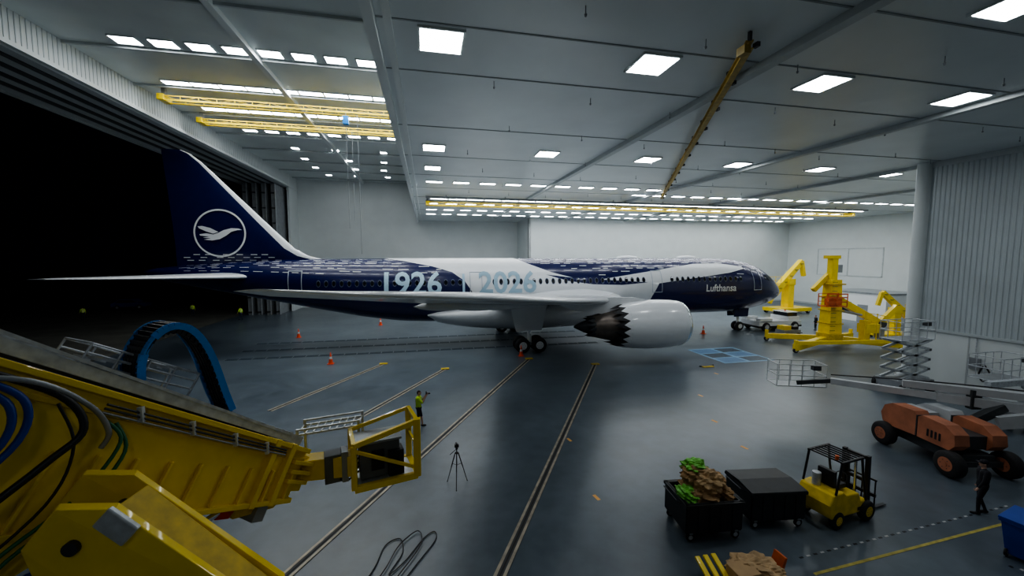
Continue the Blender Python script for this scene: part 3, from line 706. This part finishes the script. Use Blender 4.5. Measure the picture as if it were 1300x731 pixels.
q.cyl(K+V(-.1,-.08,-.1),K+V(-.1,.9,-.1),.07,DGR); q.cyl(J+V(0,-.1,0),J+V(0,.95,0),.14,DGR)
q.obj('lower_link',tp,bevel=.015)
q=M(); q.cyl(S(2.9,bt(2.9)-.05,.1),S(2.0,bt(2.0)-.6,.0),.05,ALU); q.cyl(S(2.0,bt(2.0)-.6,.0),S(1.0,bt(1.0)-1.3,-.05),.09,RED)
q.box(S(2.9,bt(2.9)-.06,.1),(.2,.22,.2),RED); q.obj('lift_cylinder',tp)
q=M()
q.beam(J+V(0,.4,.2),J+V(0,.4,-3.0),.7,.8,YEL); q.box((.55,.85,.75),(2.2,2.6,.5),YEL)
for x in(-.6,1.7):
    for y in(-.3,2.0): q.wheel((x,y,.4),(1,0,0),.4,.3)
q.obj('mast_and_chassis',tp,bevel=.02)
q=M()
def hose(pts,r,m): q.tube([S(*p) for p in pts],r,m,10)
hose([(-.7,.7,-.1),(.1,.6,-.22),(.45,.3,-.3),(.3,-.1,-.32),(-.05,-.9,-.3),(-.1,-1.6,-.3)],.04,BLK)
hose([(-.6,.62,-.15),(-.15,.5,-.26),(0,.1,-.3),(-.2,-.6,-.3),(-.3,-1.5,-.3)],.035,BLUED)
hose([(-.55,.54,-.15),(-.22,.42,-.26),(-.1,.05,-.3),(-.3,-.6,-.3),(-.42,-1.5,-.3)],.035,BLUED)
hose([(-.9,.5,-.1),(-.2,.68,-.22),(.4,.55,-.22),(.75,.3,-.16),(.8,.1,-.1)],.03,GRY)
hose([(.7,.4,-.1),(.9,.2,-.22),(.78,-.4,-.26),(.4,-1.0,-.3),(.1,-1.7,-.3)],.022,GRN)
hose([(.8,.4,-.1),(1.0,.1,-.22),(.86,-.5,-.26),(.5,-1.0,-.3),(.25,-1.7,-.3)],.022,GRN)
hose([(1.9,-.7,-.1),(1.5,-.68,-.28),(1.1,-.9,-.4),(.6,-1.2,-.4),(.2,-1.7,-.35)],.03,BLUED)
hose([(1.95,-.78,-.1),(1.5,-.78,-.28),(1.1,-1.0,-.4),(.65,-1.3,-.4),(.3,-1.8,-.35)],.03,BLUED)
hose([(.2,.5,-.05),(.5,.1,-.2),(.55,-.5,-.25),(.2,-1.3,-.25)],.016,BLK)
q.obj('hoses',tp)

# ================================================================ right-hand yellow cranes
def stacker(name,loc,rz,boomdir):
    e=empty(name,loc,rz); q=M()
    q.beam((-5,-2.2,.5),(0,0,.8),.5,.5,YEL); q.beam((5,-2,.5),(0,0,.8),.5,.5,YEL); q.beam((-4,2.8,.5),(0,0,.8),.45,.45,YEL); q.beam((4.6,2.6,.5),(0,0,.8),.45,.45,YEL)
    q.beam((-5,-2.2,.85),(5,-2,.85),.25,.3,YEL)
    for p in((-5,-2.2),(5,-2),(-4,2.8),(4.6,2.6)):
        q.cyl((p[0],p[1],.2),(p[0],p[1],1.1),.16,YEL); q.wheel((p[0],p[1],.22),(0,1,0),.22,.2)
    q.cyl((0,0,.5),(0,0,1.3),1.0,YELD,n=24)
    q.beam((2.2,-1.2,.8),(2.2,-1.2,2.6),.5,.6,YEL); q.box((2.6,-1.2,1.9),(1.4,.9,.8),YEL); q.box((3.4,-1.4,1.5),(.5,.5,.9),GRY)
    for h in(.5,1.0): q.beam((1.5,-1.9,2.4+h),(4.8,-1.9,1.8+h),.06,.06,YEL)
    for x in(1.5,2.6,3.7,4.8): q.beam((x,-1.9,.9),(x,-1.9,3.5-(x-1.5)*.18),.06,.06,YEL)
    q.obj('base_frame',e,bevel=.03)
    q=M(); q.beam((0,0,1.2),(0,0,6.2),1.2,1.3,YEL,w1=.9,h1=1.0); q.beam((-.1,0,6.2),(-.1,0,8.2),.55,.6,YEL)
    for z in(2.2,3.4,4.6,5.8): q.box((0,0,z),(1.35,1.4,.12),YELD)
    for k in range(12): q.beam((-.65,-.72,1.6+k*.4),(-.15,-.72,1.6+k*.4),.04,.04,DGR)
    q.box((-.2,0,8.25),(1.0,.8,.3),YEL); q.box((.4,0,7.2),(.5,.5,.7),GRY); q.obj('mast',e,bevel=.03)
    q=M(); d=boomdir
    q.beam((0,-.2,4.6),(d*4.2,-.6,2.2),.5,.6,YEL); q.beam((d*4.2,-.6,2.2),(d*5.6,-.8,3.8),.4,.45,YEL); q.cyl((d*4.2,-1,2.2),(d*4.2,-.2,2.2),.32,DGR)
    q.beam((0,.3,6.8),(-d*1.6,.3,5.2),.4,.4,YEL); q.cyl((d*.4,-.5,3.4),(d*2.4,-.6,3.0),.12,GRY)
    q.obj('boom_arm',e,bevel=.02)
    q=M()
    q.box((-.9,-1.1,3.9),(1.9,.9,.08),ORG)
    for h in(.4,.8,1.1):
        q.beam((-1.85,-1.55,3.9+h),(.05,-1.55,3.9+h),.07,.1,ORG); q.beam((-1.85,-.65,3.9+h),(.05,-.65,3.9+h),.05,.05,ORG)
    for x in(-1.85,-.9,.05):
        for y in(-1.55,-.65): q.beam((x,y,3.9),(x,y,5.0),.06,.06,ORG)
    q.box((-.9,-1.15,4.3),(1.2,.5,.6),ORG)
    q.obj('work_basket',e); return e
stacker('platform_crane',(36.3,29.3,0),-.15,1)
def stacker2(name,loc,rz,sc=1):
    e=empty(name,loc,rz,sc); q=M()
    q.box((0,0,.6),(6,3,.5),YEL); 
    for x in(-2.6,2.6):
        for y in(-1.2,1.2): q.wheel((x,y,.35),(0,1,0),.35,.3)
    q.beam((0,0,.8),(0,0,4.2),1.1,1.1,YEL); q.obj('chassis',e,bevel=.03)
    q=M(); q.beam((-2.8,0,3.0),(2.4,0,7.6),.9,1.0,YEL,w1=.6,h1=.7); q.beam((2.4,0,7.6),(3.0,0,5.4),.5,.5,YEL); q.beam((-2.8,0,3),(-3.6,0,1.6),.5,.6,YEL)
    for k in range(5): q.beam((-2+k,-.5,3.7+k*.88),(-2+k,.5,3.7+k*.88),.5,.08,DGR)
    q.box((-3.4,0,4.4),(2.2,1.4,.1),YELD)
    for h in(.5,1.0): q.beam((-4.5,-.7,4.4+h),(-2.3,-.7,4.4+h),.06,.06,YEL)
    for x in(-4.5,-3.4,-2.3): q.beam((x,-.7,4.4),(x,-.7,5.5),.06,.06,YEL)
    q.box((0,0,4.6),(1.3,1.3,.9),YEL); q.obj('lifting_arm',e,bevel=.03); return e
stacker2('platform_crane.001',(52,48.5,0),.1)
stacker2('platform_crane.002',(46.5,31.0,0),math.pi-.2,.62)
e=empty('aircraft_tow_tractor',(38.6,38,0)); q=M()
q.box((0,0,.75),(5.6,2.6,.7),WHT); q.box((1.9,0,1.3),(1.5,2.4,.5),WHT); q.box((-1.9,1.0,1.2),(1.6,.6,.4),WHT);q.box((-1.9,-1.0,1.2),(1.6,.6,.4),WHT)
q.box((1.9,0,1.75),(1.3,1.9,.45),GLS); q.box((1.9,0,2.0),(1.45,2.0,.08),WHT); q.box((0,0,.5),(5.7,2.65,.2),BLK)
for x in(-1.9,1.9):
    for y in(-1.25,1.25): q.wheel((x,y,.5),(0,1,0),.5,.4)
q.cyl((1.9,0,2.04),(1.9,0,2.2),.09,ORG); q.obj('body',e,bevel=.06)
e=empty('service_cart',(36.2,33.5,0)); q=M(); q.box((0,0,.6),(2,1.1,.5),GRY); q.box((-.5,0,1.05),(.8,.9,.45),YEL); q.box((.6,0,1.0),(.5,.8,.3),BLK); q.tube([(1,0,.5),(1.8,0,.4)],.04,BLK)
for x in(-.7,.7):
    for y in(-.55,.55): q.wheel((x,y,.28),(0,1,0),.28,.16)
q.obj('body',e,bevel=.03)

# ================================================================ boom lift
BLC=V(20.5,11.7,0); BLR=math.radians(-103)
bl=empty('boom_lift',BLC,BLR)
GRO=mat('faded_orange_cover',(.46,.17,.09),.5,n=.3,scale=1.5); LGY=mat('light_grey_paint',(.52,.54,.56),.45,n=.1)
q=M()
q.box((0,0,.62),(2.7,1.2,.4),DGR); q.beam((-1.3,-1.0,.5),(-1.3,1.0,.5),.25,.2,DGR); q.beam((1.3,-1.0,.5),(1.3,1.0,.5),.25,.2,DGR)
for x in(-1.35,1.35):
    for y in(-1.05,1.05): q.wheel((x,y,.5),(0,1,0),.5,.38,RUB,GRO)
q.cyl((0,0,.8),(0,0,1.0),.6,DGR); q.obj('chassis',bl,bevel=.03)
q=M()
hood=[(-1.55,1.0),(-1.65,1.35),(-1.5,1.72),(-1.15,1.92),(-.2,1.95),(-.1,1.8),(-.1,.95),(-1.2,.9)]
hood2=[(-.02,.95),(-.02,1.78),(.15,1.9),(1.0,1.85),(1.35,1.6),(1.4,1.2),(1.2,.95)]
for y in(-.98,.42):
    q.prism([(x,y,z) for x,z in hood],(0,.56,0),LGY if y>0 else GRO); q.prism([(x,y,z) for x,z in hood2],(0,.56,0),GRO)
    q.box((-.06,y+.28,1.4),(.05,.58,.85),DGR)
    for k in range(4): q.box((.4+.15*k,y+(-.005 if y<0 else .565),1.3),(.08,.01,.3),BLK)
q.box((-.1,0,1.25),(2.6,.85,.5),DGR); q.box((-1.45,0,1.35),(.5,.8,.7),LGY); q.box((-.9,0,1.6),(.8,.7,.3),LGY)
q.obj('turntable_covers',bl,bevel=.07)
Rm=Matrix.Rotation(-BLR,3,'Z')
def W2L(p): return Rm@(V(p)-BLC)
q=M()
a=W2L((23.6,9.7,2.35)); b=W2L((19.2,15.3,2.25)); c=W2L((18.2,16.2,2.25))
q.beam(a,(a+b)/2,.34,.38,LGY); q.beam((a+b)/2,b,.25,.28,LGY); q.beam(a+V(0,0,.5),(a*.35+b*.65)+V(0,0,.38),.28,.3,LGY)
q.cyl(a+V(0,0,-.3),a+V(0,0,.7),.14,DGR); q.beam(a*.65+b*.35-V(0,0,.3),a*.65+b*.35+V(0,0,.5),.25,.4,DGR); q.beam(W2L((21.2,11.6,1.3)),W2L((22.5,11,2.3)),.3,.3,DGR)
q.tube([a+V(.1,.1,.75),(a+b)/2+V(0,.1,.6),b+V(0,0,.3)],.03,BLK); q.beam(b,c-V(0,0,.3),.16,.2,DGR); q.beam(a,W2L((22.2,11.0,1.7)),.4,.5,LGY)
q.obj('boom',bl,bevel=.01)
def basket(q,c,L_,W_,m,rot):
    T=lambda x,y,z:V(c)+rot@V(x,y,z)
    for h in(0,.55,1.1):
        P=[T(-L_,-W_,h),T(L_,-W_,h),T(L_,W_,h),T(-L_,W_,h)]
        for k in range(4): q.tube([P[k],P[(k+1)%4]],.026,m,6,False)
    for x,y in((-L_,-W_),(L_,-W_),(L_,W_),(-L_,W_),(0,-W_),(0,W_),(-L_/2,-W_),(L_/2,-W_),(L_/2,W_),(-L_/2,W_)): q.tube([T(x,y,0),T(x,y,1.1)],.022,m,6,False)
    q.prism([T(-L_,-W_,-.03),T(L_,-W_,-.03),T(L_,W_,-.03),T(-L_,W_,-.03)],(0,0,.03),GRY)
    q.box(T(L_*.6,-W_*.8,.95),(.35,.25,.22),DGR,rot)
q=M(); basket(q,W2L((18.6,16.6,1.75)),1.15,.5,LGY,Rm@Matrix.Rotation(-.35,3,'Z')); q.obj('basket',bl)
b2=empty('scissor_lift',(29.0,18.6,0)); q=M()
q.box((0,0,.55),(2.6,1.5,.45),GRY)
for x in(-1,1):
    for y in(-.75,.75): q.wheel((x,y,.38),(0,1,0),.38,.25)
for k in range(4):
    z=.8+k*.6
    for y in(-.5,.5): q.beam((-1.2,y,z),(1.2,y,z+.6),.1,.14,GALV); q.beam((1.2,y,z),(-1.2,y,z+.6),.1,.14,GALV)
    q.beam((-1.2,-.5,z+.6),(-1.2,.5,z+.6),.08,.08,GRY); q.beam((1.2,-.5,z+.6),(1.2,.5,z+.6),.08,.08,GRY)
basket(q,(0,0,3.25),1.3,.6,GALV,Matrix.Identity(3)); q.obj('body',b2)
b3=empty('boom_lift.001',(28.2,12.4,0)); q=M()
q.box((0,0,.7),(2.4,1.5,.5),GRY)
for x in(-.9,.9):
    for y in(-.8,.8): q.wheel((x,y,.42),(0,1,0),.42,.3)
q.box((.2,0,1.25),(1.9,1.2,.6),LGY); q.beam((.6,0,1.4),(.9,0,2.6),.3,.35,GALV); q.beam((.9,0,2.6),(-3.4,.3,2.5),.24,.28,GALV); basket(q,(-1.4,.9,2.5),1.1,.6,GALV,Matrix.Identity(3)); q.beam((-.6,.6,2.2),(.2,0,1.5),.2,.2,GALV)
q.obj('body',b3,bevel=.02)
# ================================================================ forklift
fk=empty('forklift',(12.75,9.75,0),math.radians(8))
FY=mat('forklift_yellow',(.80,.57,.03),.45,n=.15,scale=4)
q=M()
q.prism([(-1.0,-.5,.35),(.75,-.5,.3),(.75,-.5,.62),(.35,-.5,.68),(.25,-.5,.95),(-.35,-.5,1.0),(-.5,-.5,1.12),(-.95,-.5,1.1),(-1.1,-.5,.8)],(0,1.0,0),FY)
q.obj('chassis',fk,bevel=.04)
q=M()
q.box((-.25,0,1.12),(.5,.5,.14),BLK); q.box((-.5,0,1.38),(.12,.48,.5),BLK); q.box((.45,0,.45),(.5,1.02,.1),BLK)
q.cyl((.38,0,.7),(.2,0,1.2),.03,BLK); 
q.tube([V(.2,0,1.22)+V(.06*math.cos(a),.17*math.sin(a),.16*math.cos(a)) for a in[k*math.pi/6 for k in range(13)]],.015,BLK,6)
for y in(-.48,.48):
    q.tube([(.62,y,.62),(.42,y,1.4),(.3,y,2.05)],.035,BLK,8,False); q.tube([(-.85,y,1.1),(-.72,y,1.7),(-.65,y,2.05)],.035,BLK,8,False); q.beam((-.68,y,2.07),(.34,y,2.07),.06,.06,BLK)
for k in range(7): q.beam((-.65+k*.155,-.48,2.08),(-.65+k*.155,.48,2.08),.03,.04,BLK)
q.cyl((-.75,.15,1.1),(-.75,.15,1.5),.12,GALV) ; q.cyl((-.6,-.3,2.1),(-.6,-.3,2.22),.05,ORG)
q.obj('overhead_guard',fk)
q=M()
for y in(-.33,.33): q.beam((.95,y,.1),(.9,y,1.95),.12,.1,BLK); q.beam((1.03,y*.8,.1),(.98,y*.8,1.9),.08,.07,DGR)
for z in(.35,1.1,1.85): q.beam((.95,-.36,z),(.95,.36,z),.08,.1,BLK)
q.cyl((.93,0,.2),(.9,0,1.7),.04,ALU); q.beam((1.12,-.48,.25),(1.12,.48,.25),.06,.1,BLK); q.beam((1.12,-.48,.65),(1.12,.48,.65),.06,.1,BLK)
for k in range(6): q.beam((1.13,-.45+k*.18,.3),(1.13,-.45+k*.18,1.15),.03,.03,BLK)
q.beam((1.13,-.48,1.15),(1.13,.48,1.15),.04,.05,BLK)
for y in(-.25,.25): q.beam((1.17,y,.1),(1.17,y,.7),.05,.1,DGR); q.beam((1.17,y,.07),(2.1,y,.05),.1,.04,DGR,h1=.015)
q.obj('mast_and_forks',fk)
q=M()
for y in(-.5,.5): q.wheel((.62,y,.32),(0,1,0),.32,.2,RUB,FY); q.wheel((-.7,y*.9,.27),(0,1,0),.27,.17,RUB,FY)
q.obj('wheels',fk)
BIN=mat('black_plastic_bin',(.022,.024,.026),.5,n=.2,scale=3)
def cart(name,loc,rz,lid):
    e=empty(name,loc,rz); q=M(); w,l,h=.62,.85,.85; zb=.3
    for y in(-w,w): q.bb((-l,y-.03,zb),(l,y+.03,zb+h),BIN)
    for x in(-l,l): q.bb((x-.03,-w,zb),(x+.03,w,zb+h),BIN)
    q.bb((-l,-w,zb-.05),(l,w,zb),BIN)
    for y in(-w,w): q.bb((-l-.05,y-.06,zb+h-.08),(l+.05,y+.06,zb+h),BIN)
    for x in(-l,l): q.bb((x-.06,-w-.05,zb+h-.08),(x+.06,w+.05,zb+h),BIN)
    for k in range(4): x=-l+.35+k*.35; q.bb((x-.02,-w-.05,zb),(x+.02,-w,zb+h-.1),BIN)
    if lid:
        q.prism([(-l-.04,-w-.05,zb+h+.0),(l+.04,-w-.05,zb+h),(l+.04,0,zb+h+.06),(-l-.04,0,zb+h+.06)],(0,0,.03),BIN)
        q.prism([(-l-.04,0,zb+h+.06),(l+.04,0,zb+h+.06),(l+.04,w+.05,zb+h),(-l-.04,w+.05,zb+h)],(0,0,.03),BIN)
    q.tube([(-l-.05,-w*.6,zb+h-.1),(-l-.2,-w*.6,zb+h),(-l-.2,w*.6,zb+h),(-l-.05,w*.6,zb+h-.1)],.02,DGR,6,False)
    q.obj('bin',e,bevel=.012); q=M()
    for x in(-l+.15,l-.15):
        for y in(-w+.05,w-.05): q.wheel((x,y,.13),(0,1,0),.13,.07,RUB,GALV); q.box((x,y,.26),(.1,.12,.06),GRY)
    q.obj('casters',e); return e
c1=cart('waste_cart',(8.15,10.15,0),math.radians(-6),False); cart('waste_cart.001',(10.45,10.2,0),math.radians(-8),True)
BAG=mat('brown_paper_bag',(.36,.22,.10),.8,n=.35,scale=5,bump=.6); BAGG=mat('green_plastic_bag',(.16,.50,.06),.4,n=.25,scale=5,bump=.4); BAGT=mat('tan_paper',(.50,.34,.18),.8,n=.3,scale=4,bump=.5)
def crumple(name,parent,items):
    for i,(c,r,m_) in enumerate(items):
        bm=bmesh.new(); bmesh.ops.create_icosphere(bm,subdivisions=4,radius=1)
        for v in bm.verts:
            n_=v.co.normalized(); k=1+.16*math.sin(7*n_.x+i*2)*math.sin(6*n_.y+i)+.12*math.sin(11*n_.z+5*n_.x+i)+.07*math.sin(19*n_.y+13*n_.z+i*3)+random.uniform(-.02,.02)
            v.co=V(n_.x*r[0]*k,n_.y*r[1]*k,n_.z*r[2]*k)+V(c)
        me=D.meshes.new(name); bm.to_mesh(me); bm.free(); me.materials.append(m_); o=D.objects.new(name,me); SC.collection.objects.link(o); o.parent=parent
crumple('rubbish_bag',c1,[((-.1,0,1.15),(.62,.5,.38),BAG),((.3,.1,1.3),(.45,.4,.42),BAG),((-.15,.25,1.78),(.36,.3,.24),BAGG),((-.6,-.15,1.2),(.25,.38,.2),BAGG),((.1,-.1,1.5),(.4,.33,.34),BAGT),((.6,-.1,1.15),(.2,.4,.2),BAG),((-.2,.15,1.6),(.4,.3,.3),BAG)])
e=empty('paper_waste_box',(7.9,8.05,0)); q=M()
q.box((-.25,-.1,.25),(.6,.5,.5),mat('cardboard',(.5,.33,.17),.8,n=.15)); q.box((1.0,.1,.28),(.08,.35,.5),ORG,Matrix.Rotation(.3,3,'Y'))
for k in range(3): q.beam((-1.15+.24*k,-.5,.06),(-1.05+.24*k,.6,.4),.13,.06,YEL)
q.obj('box',e,bevel=.01); crumple('crumpled_paper',e,[((.2,.1,.28),(.65,.42,.22),BAGT),((.5,-.2,.28),(.35,.3,.2),BAGT)])
e=empty('recycling_bin',(16.1,7.0,0),.2); q=M(); BB=mat('blue_bin_plastic',(.02,.06,.35),.45)
R=[]
for z,k in((.1,.42),(1.0,.52),(1.0,.56),(1.06,.56)): R.append([V(-k,-k,z),V(k,-k,z),V(k,k,z),V(-k,k,z)])
q.rings(R,BB,False); q.box((0,0,1.1),(1.14,1.14,.06),BB)
for y in(-.4,.4): q.wheel((-.4,y,.12),(0,1,0),.12,.06)
q.box((.3,0,.05),(.2,.8,.1),BB); q.obj('body',e,bevel=.02)
e=empty('camera_tripod',(.95,14.0,0)); q=M()
for k in range(3):
    a=k*2.094+.4; t=V(.06*math.cos(a),.06*math.sin(a),1.2); f=V(.42*math.cos(a),.42*math.sin(a),.01); m_=t.lerp(f,.5)
    q.cyl(t,m_,.02,BLK,n=8); q.cyl(m_,f,.014,BLK,n=8); q.ell(f+V(0,0,.012),.022,RUB,8,6); q.cyl(V(0,0,.75),t.lerp(f,.38),.008,BLK,n=6)
q.cyl((0,0,.7),(0,0,1.35),.018,BLK); q.ell((0,0,1.2),(.06,.06,.05),BLK); q.box((0,0,1.38),(.08,.1,.06),BLK); q.cyl((0,0,1.35),(-.25,-.1,1.2),.01,BLK,n=6)
q.obj('legs',e); q=M(); q.box((0,0,1.47),(.15,.09,.11),BLK); q.cyl((0,.04,1.47),(0,.2,1.47),.04,BLK); q.box((0,0,1.54),(.06,.06,.04),BLK); q.obj('camera_body',e,bevel=.005)
CW_=mat('cone_white_band',(.8,.8,.8),.5)
def cone(x,y,h=.75):
    q=M(); q.box((0,0,.02),(h*.5,h*.5,.04),CON); q.lathe([(.04,h*.19),(h*.45,h*.13)],(0,0,0),(0,0,1),CON,20); q.lathe([(h*.45,h*.13),(h*.65,h*.09)],(0,0,0),(0,0,1),CW_,20); q.lathe([(h*.65,h*.09),(h,.03),(h,.0)],(0,0,0),(0,0,1),CON,20)
    q.obj('traffic_cone',None,(x,y,0))
for x,y in((-7.4,32.5),(7.6,31.8),(-5.6,50),(29,37),(-13,44)): cone(x,y,.9)
q=M(); q.box((0,0,.03),(.9,.25,.06),YELD); q.tube([(-.6,.2,.04),(0,.1,.04),(.7,.3,.04)],.04,BLK); q.obj('wheel_chock',None,(20.6,25.6,0))
e=empty('parked_service_vehicle',(-46,74,0),.1); q=M()
q.prism([(-2.2,-.9,.4),(2.2,-.9,.4),(2.25,-.9,.95),(1.2,-.9,1.05),(.6,-.9,1.6),(-1.2,-.9,1.6),(-1.9,-.9,1.05),(-2.2,-.9,.95)],(0,1.8,0),BLUED); q.prism([(1.0,-.92,1.08),(.55,-.92,1.5),(-1.1,-.92,1.5),(-1.6,-.92,1.08)],(0,1.84,0),GLS)
for x in(-1.4,1.4):
    for y in(-.85,.85): q.wheel((x,y,.35),(0,1,0),.35,.22)
q.obj('body',e,bevel=.05)
q=M(); q.cyl((-115,105,0),(-115,105,9.5),.15,DGR); q.ell((-115,105,9.6),(.5,.3,.25),mat('far_lamp',(1,.9,.7),.5,n=0,emit=6)); q.obj('apron_light_mast')
w=D.worlds.new('night'); SC.world=w; w.use_nodes=True; w.node_tree.nodes['Background'].inputs[0].default_value=(.002,.003,.006,1); w.node_tree.nodes['Background'].inputs[1].default_value=.3
try: SC.view_settings.look='AgX - Medium High Contrast'
except Exception: pass
